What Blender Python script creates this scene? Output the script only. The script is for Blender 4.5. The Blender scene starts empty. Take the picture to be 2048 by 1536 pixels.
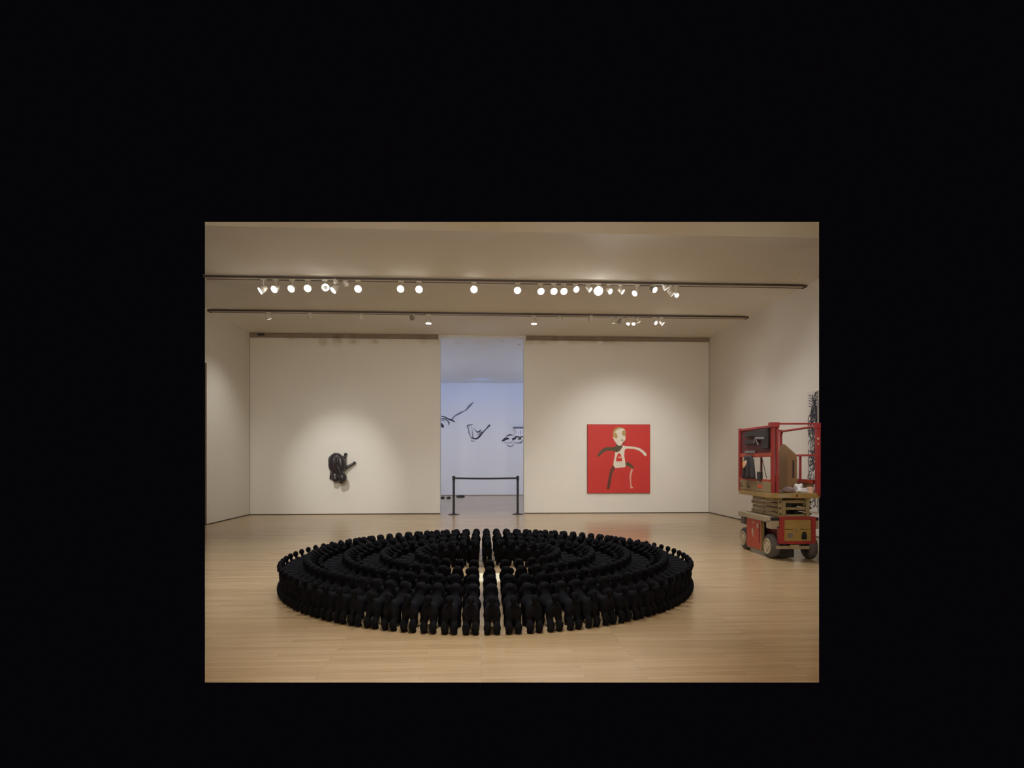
import bpy, bmesh, math, random
from mathutils import Vector, Matrix
random.seed(7)
R = math.radians
S = bpy.context.scene
COL = S.collection

# ------------------------------------------------------------------ camera (image taken as 2048x1536)
F = 1183.0; YH = 922.0; EYE = 1.51; TH = math.atan(61/1183.0)
cd = bpy.data.cameras.new('camera'); cam = bpy.data.objects.new('camera', cd); COL.objects.link(cam)
cd.sensor_fit = 'HORIZONTAL'; cd.sensor_width = 36; cd.lens = F/2048*36
cd.shift_y = (YH-768)/2048.0; cd.clip_end = 200
cam.location = (0, 0, EYE); cam.rotation_euler = (R(90), 0, -TH)
S.camera = cam

def on_y(px, py, Y):
    """point of the vertical plane y=Y that sits at photo pixel px,py"""
    a = math.atan((px-1024)/F)+TH
    X = Y*math.tan(a); zc = X*math.sin(TH)+Y*math.cos(TH)
    return Vector((X, Y, EYE-(py-YH)*zc/F))

# ------------------------------------------------------------------ materials
def principled(name, col, rough=0.6, metal=0.0, spec=0.5, noise=None, bump=None, emit=None, coat=0.0):
    m = bpy.data.materials.new(name); m.use_nodes = True
    nt = m.node_tree; N = nt.nodes; L = nt.links
    b = N['Principled BSDF']
    b.inputs['Base Color'].default_value = (*col, 1)
    b.inputs['Roughness'].default_value = rough
    b.inputs['Metallic'].default_value = metal
    b.inputs['Specular IOR Level'].default_value = spec
    b.inputs['Coat Weight'].default_value = coat
    tc = N.new('ShaderNodeTexCoord')
    sc, amt = noise or (6.0, 0.06)
    nz = N.new('ShaderNodeTexNoise'); nz.inputs['Scale'].default_value = sc; nz.inputs['Detail'].default_value = 4
    L.new(tc.outputs['Object'], nz.inputs['Vector'])
    hsv = N.new('ShaderNodeHueSaturation'); hsv.inputs['Color'].default_value = (*col, 1)
    mr = N.new('ShaderNodeMapRange'); mr.inputs['To Min'].default_value = 1-amt; mr.inputs['To Max'].default_value = 1+amt
    L.new(nz.outputs['Fac'], mr.inputs['Value']); L.new(mr.outputs['Result'], hsv.inputs['Value'])
    L.new(hsv.outputs['Color'], b.inputs['Base Color'])
    if bump:
        bs, bd = bump
        n2 = N.new('ShaderNodeTexNoise'); n2.inputs['Scale'].default_value = bs; n2.inputs['Detail'].default_value = 3
        L.new(tc.outputs['Object'], n2.inputs['Vector'])
        bp = N.new('ShaderNodeBump'); bp.inputs['Strength'].default_value = 1; bp.inputs['Distance'].default_value = bd
        L.new(n2.outputs['Fac'], bp.inputs['Height']); L.new(bp.outputs['Normal'], b.inputs['Normal'])
    if emit:
        b.inputs['Emission Color'].default_value = (*emit[0], 1); b.inputs['Emission Strength'].default_value = emit[1]
    return m

M = {}
M['wall'] = principled('wall_paint', (0.74, 0.72, 0.67), 0.75, noise=(0.6, 0.03), bump=(60, 0.0006))
M['ceil'] = principled('ceiling_paint', (0.76, 0.735, 0.67), 0.85, noise=(0.5, 0.03))
M['far'] = principled('far_wall_paint', (0.74, 0.74, 0.76), 0.8, noise=(0.5, 0.02))
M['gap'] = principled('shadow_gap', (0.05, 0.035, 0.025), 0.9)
M['strip'] = principled('ceiling_slot_brown', (0.26, 0.20, 0.155), 0.7)
M['track'] = principled('track_dark', (0.07, 0.05, 0.045), 0.5)
M['trackl'] = principled('track_channel', (0.60, 0.55, 0.48), 0.45)
M['lampw'] = principled('lamp_white_paint', (0.70, 0.68, 0.62), 0.35)
M['lampg'] = principled('lamp_grey_paint', (0.30, 0.28, 0.26), 0.4)
M['lens'] = principled('lamp_lens_lit', (1, 1, 1), 0.3, emit=((1.0, 0.95, 0.88), 14.0))
M['lensdim'] = principled('lamp_lens_low', (1, 1, 1), 0.3, emit=((1.0, 0.93, 0.82), 1.6))
M['lensoff'] = principled('lamp_lens_off', (0.25, 0.24, 0.22), 0.15)
M['fig'] = principled('matt_black_cast', (0.0050, 0.0051, 0.0080), 0.85, spec=0.10, noise=(30, 0.2), bump=(55, 0.003))
M['bronze'] = principled('dark_bronze', (0.022, 0.018, 0.022), 0.38, metal=0.0, spec=0.6, noise=(9, 0.25), bump=(25, 0.004))
M['post'] = principled('black_post', (0.018, 0.017, 0.024), 0.45)
M['belt'] = principled('belt_webbing', (0.025, 0.024, 0.032), 0.8, bump=(300, 0.001))
M['cream'] = principled('cream_cloth', (0.85, 0.80, 0.60), 0.8)
M['red'] = principled('canvas_red', (0.56, 0.030, 0.024), 0.62, noise=(2.5, 0.10), bump=(120, 0.0008))
M['olive'] = principled('paint_dark_olive', (0.085, 0.07, 0.035), 0.7, noise=(8, 0.3))
M['brownp'] = principled('paint_dark_brown', (0.12, 0.035, 0.02), 0.7, noise=(8, 0.3))
M['offwhite'] = principled('paint_off_white', (0.72, 0.66, 0.56), 0.65, noise=(7, 0.1))
M['pinkw'] = principled('paint_pink_white', (0.72, 0.36, 0.28), 0.65, noise=(7, 0.1))
M['gold'] = principled('paint_ochre', (0.42, 0.28, 0.09), 0.6, noise=(7, 0.25))
M['cside'] = principled('canvas_edge', (0.10, 0.03, 0.02), 0.8)
M['ink'] = principled('black_ink', (0.03, 0.032, 0.05), 0.7, noise=(5, 0.35))
M['inkg'] = principled('washed_ink', (0.17, 0.17, 0.24), 0.7, noise=(9, 0.3))
M['paper'] = principled('white_panel', (0.66, 0.64, 0.62), 0.7)
M['lred'] = principled('lift_red', (0.33, 0.026, 0.028), 0.5, noise=(7, 0.22), bump=(40, 0.001))
M['lorange'] = principled('lift_orange_red', (0.46, 0.058, 0.026), 0.5, noise=(7, 0.15))
M['ldark'] = principled('lift_dark_red', (0.10, 0.010, 0.014), 0.55, noise=(7, 0.2))
M['lbeige'] = principled('lift_beige', (0.29, 0.22, 0.11), 0.55, noise=(8, 0.18), bump=(35, 0.001))
M['lyellow'] = principled('lift_yellow', (0.36, 0.24, 0.075), 0.5, noise=(8, 0.18))
M['lgrey'] = principled('lift_grey_beige', (0.36, 0.30, 0.21), 0.6, noise=(8, 0.15))
M['black'] = principled('black_plastic', (0.014, 0.013, 0.014), 0.5)
M['grey'] = principled('grey_metal', (0.20, 0.20, 0.21), 0.4, metal=0.3)
M['tyre'] = principled('grey_rubber', (0.10, 0.095, 0.10), 0.8, noise=(20, 0.15), bump=(60, 0.002))
M['hub'] = principled('cream_hub', (0.50, 0.43, 0.31), 0.6, noise=(12, 0.15))
M['card'] = principled('brown_board', (0.24, 0.135, 0.065), 0.75, noise=(4, 0.15))
M['cardd'] = principled('brown_board_slot', (0.05, 0.025, 0.03), 0.75)
M['rag'] = principled('white_rag', (0.72, 0.72, 0.76), 0.6, bump=(18, 0.01))
M['ragm'] = principled('mauve_rag', (0.24, 0.17, 0.18), 0.8, bump=(18, 0.01))
M['jacket'] = principled('dark_grey_cloth', (0.040, 0.034, 0.042), 0.9, bump=(20, 0.006))
M['sticker'] = principled('orange_sticker', (0.72, 0.12, 0.05), 0.6)
M['patch'] = principled('pale_orange_patch', (0.80, 0.45, 0.20), 0.6)
M['patch2'] = principled('pale_pink_patch', (0.80, 0.55, 0.48), 0.6)
M['signw'] = principled('pale_unit', (0.85, 0.85, 0.92), 0.5)
M['jambt'] = principled('dark_jamb', (0.16, 0.09, 0.06), 0.7)

def floor_mat():
    m = bpy.data.materials.new('maple_boards'); m.use_nodes = True
    nt = m.node_tree; N = nt.nodes; L = nt.links; b = N['Principled BSDF']
    tc = N.new('ShaderNodeTexCoord')
    br = N.new('ShaderNodeTexBrick'); br.inputs['Scale'].default_value = 1
    br.inputs['Brick Width'].default_value = 1.15; br.inputs['Row Height'].default_value = 0.062
    br.inputs['Mortar Size'].default_value = 0.0012; br.inputs['Mortar Smooth'].default_value = 0.3
    br.offset = 0.37; br.offset_frequency = 3; br.inputs['Bias'].default_value = -0.2
    br.inputs['Color1'].default_value = (0.50, 0.365, 0.215, 1)
    br.inputs['Color2'].default_value = (0.41, 0.29, 0.16, 1)
    br.inputs['Mortar'].default_value = (0.27, 0.175, 0.09, 1)
    L.new(tc.outputs['Object'], br.inputs['Vector'])
    mp = N.new('ShaderNodeMapping'); mp.inputs['Scale'].default_value = (1.2, 22, 1)
    L.new(tc.outputs['Object'], mp.inputs['Vector'])
    nz = N.new('ShaderNodeTexNoise'); nz.inputs['Scale'].default_value = 1.6; nz.inputs['Detail'].default_value = 6
    L.new(mp.outputs['Vector'], nz.inputs['Vector'])
    mr = N.new('ShaderNodeMapRange'); mr.inputs['To Min'].default_value = 0.82; mr.inputs['To Max'].default_value = 1.16
    L.new(nz.outputs['Fac'], mr.inputs['Value'])
    hs = N.new('ShaderNodeHueSaturation'); L.new(br.outputs['Color'], hs.inputs['Color']); L.new(mr.outputs['Result'], hs.inputs['Value'])
    L.new(hs.outputs['Color'], b.inputs['Base Color'])
    r2 = N.new('ShaderNodeMapRange'); r2.inputs['To Min'].default_value = 0.17; r2.inputs['To Max'].default_value = 0.30
    L.new(nz.outputs['Fac'], r2.inputs['Value']); L.new(r2.outputs['Result'], b.inputs['Roughness'])
    b.inputs['Specular IOR Level'].default_value = 0.5
    n3 = N.new('ShaderNodeTexNoise'); n3.inputs['Scale'].default_value = 9
    L.new(mp.outputs['Vector'], n3.inputs['Vector'])
    bp = N.new('ShaderNodeBump'); bp.inputs['Distance'].default_value = 0.0006; bp.inputs['Strength'].default_value = 0.6
    L.new(n3.outputs['Fac'], bp.inputs['Height']); L.new(bp.outputs['Normal'], b.inputs['Normal'])
    return m
M['floor'] = floor_mat()

# ------------------------------------------------------------------ object helpers
def obj(name, bm, mats, parent=None, loc=None, smooth=False):
    me = bpy.data.meshes.new(name)
    bmesh.ops.recalc_face_normals(bm, faces=bm.faces)
    bm.to_mesh(me); bm.free()
    for m in (mats if isinstance(mats, (list, tuple)) else [mats]): me.materials.append(m)
    if smooth:
        for p in me.polygons: p.use_smooth = True
    o = bpy.data.objects.new(name, me); COL.objects.link(o)
    if parent: o.parent = parent
    if loc is not None: o.location = loc
    return o
def tag(o, label, cat, group=None, kind=None):
    if label: o['label'] = label
    if cat: o['category'] = cat
    if group: o['group'] = group
    if kind: o['kind'] = kind
    return o
def struct(name, bm, m, label=None, **k):
    o = obj(name, bm, m, **k); o['kind'] = 'structure'
    if label: o['label'] = label
    return o
def thing(name, label, cat, loc=(0, 0, 0), rz=0, group=None):
    o = bpy.data.objects.new(name, None); COL.objects.link(o); o.empty_display_size = 0.1
    o.location = loc; o.rotation_euler = (0, 0, rz)
    return tag(o, label, cat, group)

def box(bm, x0, x1, y0, y1, z0, z1, bev=0.0, mi=0):
    r = bmesh.ops.create_cube(bm, size=1)
    vs = r['verts']
    for v in vs:
        v.co = Vector((x0+(v.co.x+.5)*(x1-x0), y0+(v.co.y+.5)*(y1-y0), z0+(v.co.z+.5)*(z1-z0)))
    fs = set(f for v in vs for f in v.link_faces)
    for f in fs: f.material_index = mi
    if bev > 0:
        es = list(set(e for v in vs for e in v.link_edges))
        bmesh.ops.bevel(bm, geom=es, offset=bev, segments=2, affect='EDGES', profile=0.6)
    return bm
def cyl(bm, a, b, r0, r1=None, seg=16, mi=0):
    a = Vector(a); b = Vector(b); d = b-a
    if r1 is None: r1 = r0
    q = d.to_track_quat('Z', 'Y').to_matrix().to_4x4()
    r = bmesh.ops.create_cone(bm, cap_ends=True, segments=seg, radius1=r0, radius2=r1, depth=d.length,
                              matrix=Matrix.Translation((a+b)/2) @ q)
    for f in set(f for v in r['verts'] for f in v.link_faces): f.material_index = mi
    return r['verts']
def tube(bm, pts, r, seg=10, mi=0):
    for a, b in zip(pts[:-1], pts[1:]): cyl(bm, a, b, r, r, seg, mi)
    for p in pts[1:-1]: ell(bm, p, (r, r, r), seg=seg, mi=mi)
def ell(bm, c, rad, rot=None, seg=16, mi=0):
    m = Matrix.Translation(Vector(c))
    if rot: m = m @ rot
    m = m @ Matrix.Diagonal((*rad, 1))
    r = bmesh.ops.create_uvsphere(bm, u_segments=seg, v_segments=max(6, seg//2+2), radius=1, matrix=m)
    for f in set(f for v in r['verts'] for f in v.link_faces): f.material_index = mi
def caps(bm, a, b, r0, r1, n=10):
    """tapered capsule"""
    a = Vector(a); b = Vector(b); cyl(bm, a, b, r0, r1, 14); ell(bm, a, (r0,)*3, seg=12); ell(bm, b, (r1,)*3, seg=12)
def quad(bm, pts, mi=0):
    f = bm.faces.new([bm.verts.new(p) for p in pts]); f.material_index = mi; return f
def prism(bm, pts2, fn, d0, d1, mi=0):
    """polygon pts2 extruded; fn(u,v,d)->xyz"""
    lo = [bm.verts.new(fn(u, v, d0)) for u, v in pts2]; hi = [bm.verts.new(fn(u, v, d1)) for u, v in pts2]
    fs = [bm.faces.new(lo), bm.faces.new(hi[::-1])]
    n = len(lo)
    for i in range(n): fs.append(bm.faces.new((lo[i], hi[i], hi[(i+1) % n], lo[(i+1) % n])))
    for f in fs: f.material_index = mi
def fuse(bm, voxel, smooth=6, dec=None):
    """overlapping solids -> one continuous skin"""
    me = bpy.data.meshes.new('tmp'); bm.to_mesh(me); bm.free()
    o = bpy.data.objects.new('tmp', me); COL.objects.link(o)
    m = o.modifiers.new('r', 'REMESH'); m.mode = 'VOXEL'; m.voxel_size = voxel
    s = o.modifiers.new('s', 'SMOOTH'); s.factor = 0.5; s.iterations = smooth
    if dec:
        d = o.modifiers.new('d', 'DECIMATE'); d.ratio = dec
    dg = bpy.context.evaluated_depsgraph_get(); ev = o.evaluated_get(dg)
    out = bmesh.new(); out.from_mesh(ev.to_mesh()); ev.to_mesh_clear()
    bpy.data.objects.remove(o); bpy.data.meshes.remove(me)
    return out

# ------------------------------------------------------------------ the room
XL, XR, YB, H = -6.49, 6.63, 16.94, 5.10
TL, TR = -0.4553, 0.5862              # camera sight lines at the picture's left and right edges; room cut along them
DX0, DX1, WT = -1.18, 1.22, 0.34      # doorway in the back wall
YLE, YRE = XL/TL, XR/TR               # side walls cut off where those sight lines meet them
def near(x, zc): return (zc-x*math.sin(TH))/math.cos(TH)
def line_cross(t, zc):                # x = t*y met with the near edge
    y = zc/(t*math.sin(TH)+math.cos(TH)); return (t*y, y)
ZF, ZCE = 4.032, 8.885  # camera depths of the near cuts, from the picture's bottom and top pixel rows
a0 = line_cross(TL, ZF); a1 = line_cross(TR, ZF)
bm = bmesh.new()
T = 0.12
poly = [a0, a1, (XR, YRE), (XR, YB), (DX1, YB), (DX1, YB+WT), (5.6, YB+WT), (5.6, 25.93), (-5.6, 25.93), (-5.6, YB+WT), (DX0, YB+WT), (DX0, YB), (XL, YB), (XL, YLE)]
prism(bm, poly, lambda u, v, d: (u*(1 if v > 5 or d == 0 else .8), v+(.6 if v < 5 and d < 0 else 0), d), -T, 0)
bmesh.ops.triangulate(bm, faces=[f for f in bm.faces if len(f.verts) > 4])
struct('floor', bm, M['floor'], 'pale maple strip floor running through the gallery and the room behind')

# ceiling: shallow coves between the ribs, closing towards the side walls
ribs = [16.94, 14.45, 11.81, 9.25, 6.6]
RISE = 0.17
def cz(x, y):
    for y1, y0 in zip(ribs[:-1], ribs[1:]):
        if y >= y0-1e-6:
            half = (y1-y0)/2; dy = min(y-y0, y1-y); dx = min(x-XL, XR-x)
            t = max(0.0, min(dy, dx*1.0, half)/half)
            return H+RISE*(1-(1-t)**2)
    return H
bm = bmesh.new()
b0 = line_cross(TL, ZCE); b1 = line_cross(TR, ZCE)
NU, rows = 120, []
ys = []
for y1, y0 in zip(ribs[:-1], ribs[1:]):
    for k in range(18): ys.append(y1-(y1-y0)*k/18)
ys = [y for y in ys if y > 9.25]+[9.25]
def xr(y): return (max(XL, TL*y), min(XR, TR*y))
grid = []
for y in ys:
    l, r = xr(y); grid.append([(l+(r-l)*i/NU, y) for i in range(NU+1)])
for k in range(1, 7):
    row = []
    t = k/6
    for i in range(NU+1):
        l, r = xr(9.25); x = l+(r-l)*i/NU
        zc_ = ZCE
        for _ in range(12):            # near edge solved onto the picture's top pixel row, following the cove's rise
            e0 = line_cross(TL, zc_); e1 = line_cross(TR, zc_)
            xe = e0[0]+(e1[0]-e0[0])*i/NU; ye = near(xe, zc_); zc_ = (cz(xe, ye)-EYE)*F/478.0
        row.append((x+(xe-x)*t, 9.25+(ye-9.25)*t))
    grid.append(row)
vg = [[bm.verts.new((x, y, cz(x, y))) for x, y in row] for row in grid]
for a, b in zip(vg[:-1], vg[1:]):
    for i in range(NU): bm.faces.new((a[i], a[i+1], b[i+1], b[i]))
r = bmesh.ops.extrude_face_region(bm, geom=list(bm.faces))
for v in [g for g in r['geom'] if isinstance(g, bmesh.types.BMVert)]: v.co.z = H+RISE+0.14; v.co.y += 1.2*max(0, (10.6-v.co.y)/1.6) if v.co.y < 10.6 else 0
struct('ceiling', bm, M['ceil'], 'ceiling of shallow coves between the lamp tracks')

def wall_prism(pts, z1=H+.1):
    bm = bmesh.new(); prism(bm, pts, lambda u, v, d: (u, v, d), 0, z1); return bm
struct('wall_left', wall_prism([(XL, YLE), (XL, YB+WT), (XL-.15, YB+WT), (XL-.15, YLE+.9)]), M['wall'])
struct('wall_right', wall_prism([(XR, YRE), (XR+.15, YRE+.7), (XR+.15, YB+WT), (XR, YB+WT)]), M['wall'])
bm = bmesh.new()
box(bm, XL, DX0, YB, YB+WT, 0, H+.1); box(bm, DX1, XR, YB, YB+WT, 0, H+.1); box(bm, DX0, DX1, YB, YB+WT, H-.035, H+.1)
struct('wall_back', bm, M['wall'], 'back wall with the tall opening into the blue-lit room')
# room behind
bm = bmesh.new(); box(bm, -5.6, 5.6, 25.93, 26.1, 0, 5.1); struct('wall_far', bm, M['far'], 'pale blue-lit wall of the room behind')
bm = bmesh.new(); box(bm, -5.75, -5.6, YB+WT, 26.1, 0, 5.2); box(bm, 5.6, 5.75, YB+WT, 26.1, 0, 5.2)
struct('wall_side', bm, M['far'], 'side walls of the room behind')
bm = bmesh.new()
prism(bm, [(-5.6, YB+WT), (5.6, YB+WT), (5.6, 25.93), (-5.6, 25.93)], lambda u, v, d: (u, v, d+5.07-(v-17.3)*0.0165), 0, 0.1)
struct('ceiling.001', bm, M['far'], 'ceiling of the room behind')
# the end of the same gallery that lies behind the viewer (it gives the room its bounced light)
bm = bmesh.new(); box(bm, XL, XR, -9, 1.5, -.1, 0); struct('floor.001', bm, M['floor'], 'strip floor of the gallery behind the viewer')
bm = bmesh.new(); box(bm, XL, XR, -9, 3.0, H, H+.1); struct('ceiling.002', bm, M['ceil'], 'ceiling of the gallery behind the viewer')
bm = bmesh.new(); box(bm, XL-.15, XL, -9, 5.0, 0, H); struct('wall_left.001', bm, M['wall'], 'left wall behind the viewer')
bm = bmesh.new(); box(bm, XR, XR+.15, -9, 4.4, 0, H); struct('wall_right.001', bm, M['wall'], 'right wall behind the viewer')
bm = bmesh.new(); box(bm, XL, XR, -9.15, -9, 0, H); struct('wall_rear', bm, M['wall'], 'rear wall of the gallery behind the viewer')
# dark strips painted as the shade in the wall-foot gap; slot below the ceiling
bm = bmesh.new(); box(bm, XL, XL+.006, YLE, YB, 0, .022); struct('gap_shade_left', bm, M['gap'])
bm = bmesh.new(); box(bm, XR-.006, XR, YRE, YB, 0, .022); struct('gap_shade_right', bm, M['gap'])
bm = bmesh.new(); box(bm, XL, DX0, YB-.006, YB, 0, .022); box(bm, DX1, XR, YB-.006, YB, 0, .022); struct('gap_shade_back', bm, M['gap'])
bm = bmesh.new(); box(bm, -5.6, 5.6, 25.915, 25.93, 0, .03); struct('baseboard_far', bm, M['strip'])
for n, (x0, x1) in enumerate(((XL+.02, DX0-.05), (DX1+.06, XR-.02))):
    bm = bmesh.new(); box(bm, x0, x1, YB-.03, YB, H-.125, H-.005)
    box(bm, x0, x1, YB-.036, YB-.03, H-.125, H-.112); box(bm, x0, x1, YB-.036, YB-.03, H-.02, H-.008)
    struct('trim_%d' % (n+1), bm, M['strip'], ['brown slot under the ceiling left of the opening', 'brown slot under the ceiling right of the opening'][n])
p = on_y(522, 669, YB-.04)
bm = bmesh.new(); box(bm, p.x-.09, p.x+.09, YB-.06, YB-.028, p.z-.025, p.z+.025, .006)
tag(obj('junction_box', bm, M['black']), 'small black box in the brown slot at the left end of the back wall', 'junction box')
bm = bmesh.new(); box(bm, XL, XL+.012, YLE, YLE+.06, 0, 3.82); struct('trim_3', bm, M['jambt'], 'narrow brown edge strip at the near end of the left wall')
# joint in the corners
bm = bmesh.new(); box(bm, XL, XL+.008, YB-.008, YB, 0, H); box(bm, XR-.008, XR, YB-.008, YB, 0, H); struct('trim_4', bm, M['strip'], 'corner joints of the back wall')

# ------------------------------------------------------------------ tracks and lamps
def track(Y, label):
    x0 = max(XL, TL*Y); x1 = min(XR, TR*Y)
    t = thing('lighting_track', label, 'lighting track', ((x0+x1)/2, Y, H), 0, 'lighting tracks across the ceiling')
    hw = (x1-x0)/2
    bm = bmesh.new(); box(bm, -hw, hw, -.07, .07, -.022, 0.02); obj('channel', bm, M['trackl'], t)
    for s in (-1, 1):
        bm = bmesh.new(); box(bm, -hw, hw, s*.07-.010, s*.07+.010, -.030, 0.01); obj('rail', bm, M['track'], t)
    for s in (-1, 1):
        xw = XL if s < 0 else XR
        if abs(((x0 if s < 0 else x1))-xw) < .01:
            bm = bmesh.new(); box(bm, s*hw-.03, s*hw+.03, -.085, .085, -.04, .01); obj('end_cap', bm, M['track'], t)
track(11.81, 'near lighting track, crowded with bright spotlights, running wall to wall')
track(14.45, 'far lighting track, with few dim spotlights, running wall to wall')

LAMP_R = 0.068
def lamp(px, py, Y, aim, lit, label, power=0, spot=50, hw=1.0, tgt=None, col=(1.0, .97, .92), body='lampw', blend=.8, scale=1.0):
    p = on_y(px, py, Y); d = Vector(aim) if tgt is None else (Vector(tgt)-p); d.normalize()
    t = thing('track_light', label, 'spotlight', p, 0, 'spotlights on the near track' if Y < 13 else ('spotlights on the far track' if Y < 16 else 'spotlights in the room behind'))
    top = (H-.018 if Y < 16 else 5.07-(Y-17.3)*0.0165)-p.z
    r = LAMP_R*scale; L = .15*scale
    back = -d*L
    b_ = back*.55; sx = Vector((b_.x, 0, top))
    bm = bmesh.new(); box(bm, sx.x-.05, sx.x+.05, sx.y-.02, sx.y+.02, top-.035, top); obj('adapter', bm, M['lampw'], t)
    bm = bmesh.new(); cyl(bm, (sx.x, sx.y, top-.03), (b_.x, b_.y, b_.z+.0), .009, seg=8)
    side = d.cross(Vector((0, 0, 1)));  side = side.normalized() if side.length > .05 else Vector((1, 0, 0))
    cyl(bm, b_-side*r*1.12, b_+side*r*1.12, .007, seg=8)
    obj('yoke', bm, M['lampw'], t)
    bm = bmesh.new()
    cyl(bm, back, back*.8, r*.55, r*.62, 20); cyl(bm, back*.8, back*.45, r*.62, r*.95, 20); cyl(bm, back*.45, -d*.004, r*.95, r*1.05, 20)
    obj('housing', bm, M[body], t, smooth=False)
    bm = bmesh.new(); cyl(bm, -d*.006, d*.004, r*.93, r*.93, 24)
    obj('lens', bm, M[lit], t)
    if power:
        ld = bpy.data.lights.new('lamp_beam', 'SPOT'); ld.energy = power; ld.spot_size = R(spot); ld.spot_blend = blend
        ld.shadow_soft_size = .05; ld.color = col
        lo = bpy.data.objects.new('lamp_beam', ld); COL.objects.link(lo)
        lo.location = p+d*.02; lo.rotation_euler = d.to_track_quat('-Z', 'Y').to_euler()
    return t, d
WARM = (1.0, .97, .92)
A_, B_ = 11.81, 14.45
FL = 'near track'
RINGC = Vector((.087, 7.64, 0))
FP = 28
# near track, left to right
lamp(520, 582, A_, (-.75, -.30, -.55), 'lens', 'leftmost spotlight of the near track, a thin slanted lit sliver', 50, 70, tgt=None)
lamp(548, 579, A_, (-.35, -.75, -.6), 'lens', 'second spotlight from the left on the near track, a tilted bright oval', FP, 80)
lamp(582, 578, A_, (-.25, -.8, -.6), 'lens', 'third spotlight from the left on the near track, a tilted bright oval', FP, 80)
lamp(615, 577, A_, (-.05, -.85, -.55), 'lens', 'round bright spotlight just left of the ring-lit one on the near track', FP, 80)
ringlit = lamp(651, 575, A_, (.2, -.8, -.6), 'lensoff', 'spotlight with a dark centre and bright rim on the near track', body='lampw')
tr, dr = ringlit
bm = bmesh.new(); q_ = dr.to_track_quat('Z', 'Y')
for i in range(32):
    a = i*math.pi/16; b = a+math.pi/16
    cyl(bm, dr*.006+q_ @ Vector((math.cos(a), math.sin(a), 0))*LAMP_R*.86, dr*.006+q_ @ Vector((math.cos(b), math.sin(b), 0))*LAMP_R*.86, .011, seg=6)
obj('lit_rim', bm, M['lens'], tr)
lamp(666, 581, A_, (-.62, -.35, -.68), 'lens', 'small slanted oval spotlight touching the one with the dark centre', 40, 70)
lamp(673, 567, A_, (.1, .6, -.8), 'lensoff', 'unlit pale spotlight above the small slanted oval one on the near track', scale=.7)
lamp(693, 571, A_, (.3, .7, -.6), 'lensoff', 'unlit pale spotlight turned to the back wall, left of a bright round one', scale=.75)
lamp(716, 578, A_, (0, -.88, -.48), 'lens', 'large round bright spotlight above the gap left of the crouching sculpture light', FP, 80)
lamp(801, 578, A_, (-.1, -.85, -.5), 'lens', 'left one of the close pair of round bright spotlights left of the doorway', FP, 80)
lamp(838, 579, A_, (0, -.85, -.5), 'lens', 'right one of the close pair of round bright spotlights left of the doorway', FP, 80)
lamp(948, 579, A_, (0, -.88, -.48), 'lens', 'round bright spotlight on the near track standing alone above the doorway', FP, 80)
lamp(1035, 581, A_, (0, -.8, -.6), 'lens', 'round bright spotlight with a visible white yoke above the right jamb', FP, 80)
lamp(1082, 583, A_, (.15, -.75, -.65), 'lens', 'leftmost of three bright spotlights in a row right of the doorway', FP, 80)
lamp(1108, 583, A_, (.05, -.75, -.65), 'lens', 'middle of three bright spotlights in a row right of the doorway', FP, 80)
lamp(1128, 583, A_, (.12, -.75, -.65), 'lens', 'right of three bright spotlights in a row right of the doorway', FP, 80)
lamp(1153, 579, A_, (.35, -.8, -.5), 'lens', 'upright bright oval spotlight left of the thin tick-shaped one', FP, 80, scale=0.88)
lamp(1181, 580, A_, (.75, -.25, -.62), 'lens', 'thin tick-shaped spotlight side-on, just left of the largest glare', 50, 70, scale=0.72)
lamp(1197, 582, A_, (0, -.95, -.35), 'lens', 'largest and brightest spotlight of the near track', FP, 80, scale=1.3)
lamp(1221, 583, A_, (.6, -.65, -.5), 'lens', 'slim tilted bright spotlight just right of the largest glare', 50, 80, scale=0.78)
lamp(1246, 584, A_, (.8, -.2, -.55), 'lens', 'dim-bodied spotlight side-on with a thin lit edge, second right of the glare', 40, 70, scale=0.75)
lamp(1269, 587, A_, (-.7, -.4, -.6), 'lens', 'spotlight leaning left to right with a lit wedge, alone on the near track', 40, 70, scale=.85)
lamp(1310, 580, A_, (.5, -.7, -.5), 'lens', 'bright oval spotlight on a grey arm near the right end of the near track', 50, 80, body='lampg', scale=0.85)
lamp(1333, 578, A_, (.55, .1, -.75), 'lensdim', 'upper spotlight of the tangled cluster at the right end of the near track', scale=0.8)
lamp(1345, 589, A_, (.8, .1, -.6), 'lensdim', 'lower spotlight of the tangled cluster at the right end of the near track', 0, scale=0.8)
lamp(1354, 591, A_, (.25, -.7, -.65), 'lens', 'rightmost spotlight of the near track, a small lit oval', 40, 80, scale=0.62)
# far track
lamp(538, 637, B_, (.2, .6, -.75), 'lensdim', 'leftmost spotlight of the far track, dim with two glints', scale=.9)
lamp(620, 636, B_, (0, .7, -.7), 'lensoff', 'faint unlit spotlight, second from the left on the far track', scale=.8)
lamp(722, 637, B_, (-.1, .7, -.7), 'lensoff', 'faint spotlight of the far track aimed at the crouching sculpture', 0, scale=.9)
lamp(825, 638, B_, (.2, .7, -.65), 'lensoff', 'dark-bodied spotlight of the far track left of the flat lit one', scale=.8, body='lampg')
lamp(857, 647, B_, (0, 0, -1), 'lens', 'spotlight pointing straight down, a flat lit disc left of the doorway', 150, 90)
lamp(1068, 648, B_, (0, 0, -1), 'lens', 'spotlight pointing straight down, a flat lit disc right of the doorway', 150, 90)
lamp(1121, 640, B_, (.2, .7, -.65), 'lensoff', 'faint unlit spotlight right of the downward lit disc on the far track', scale=.8)
lamp(1181, 641, B_, (0, .7, -.65), 'lensoff', 'dull spotlight of the far track above the left edge of the red painting', scale=.9)
lamp(1227, 645, B_, (.1, .6, -.75), 'lensdim', 'dim spotlight at the left of the tight cluster on the far track', scale=.8)
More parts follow.
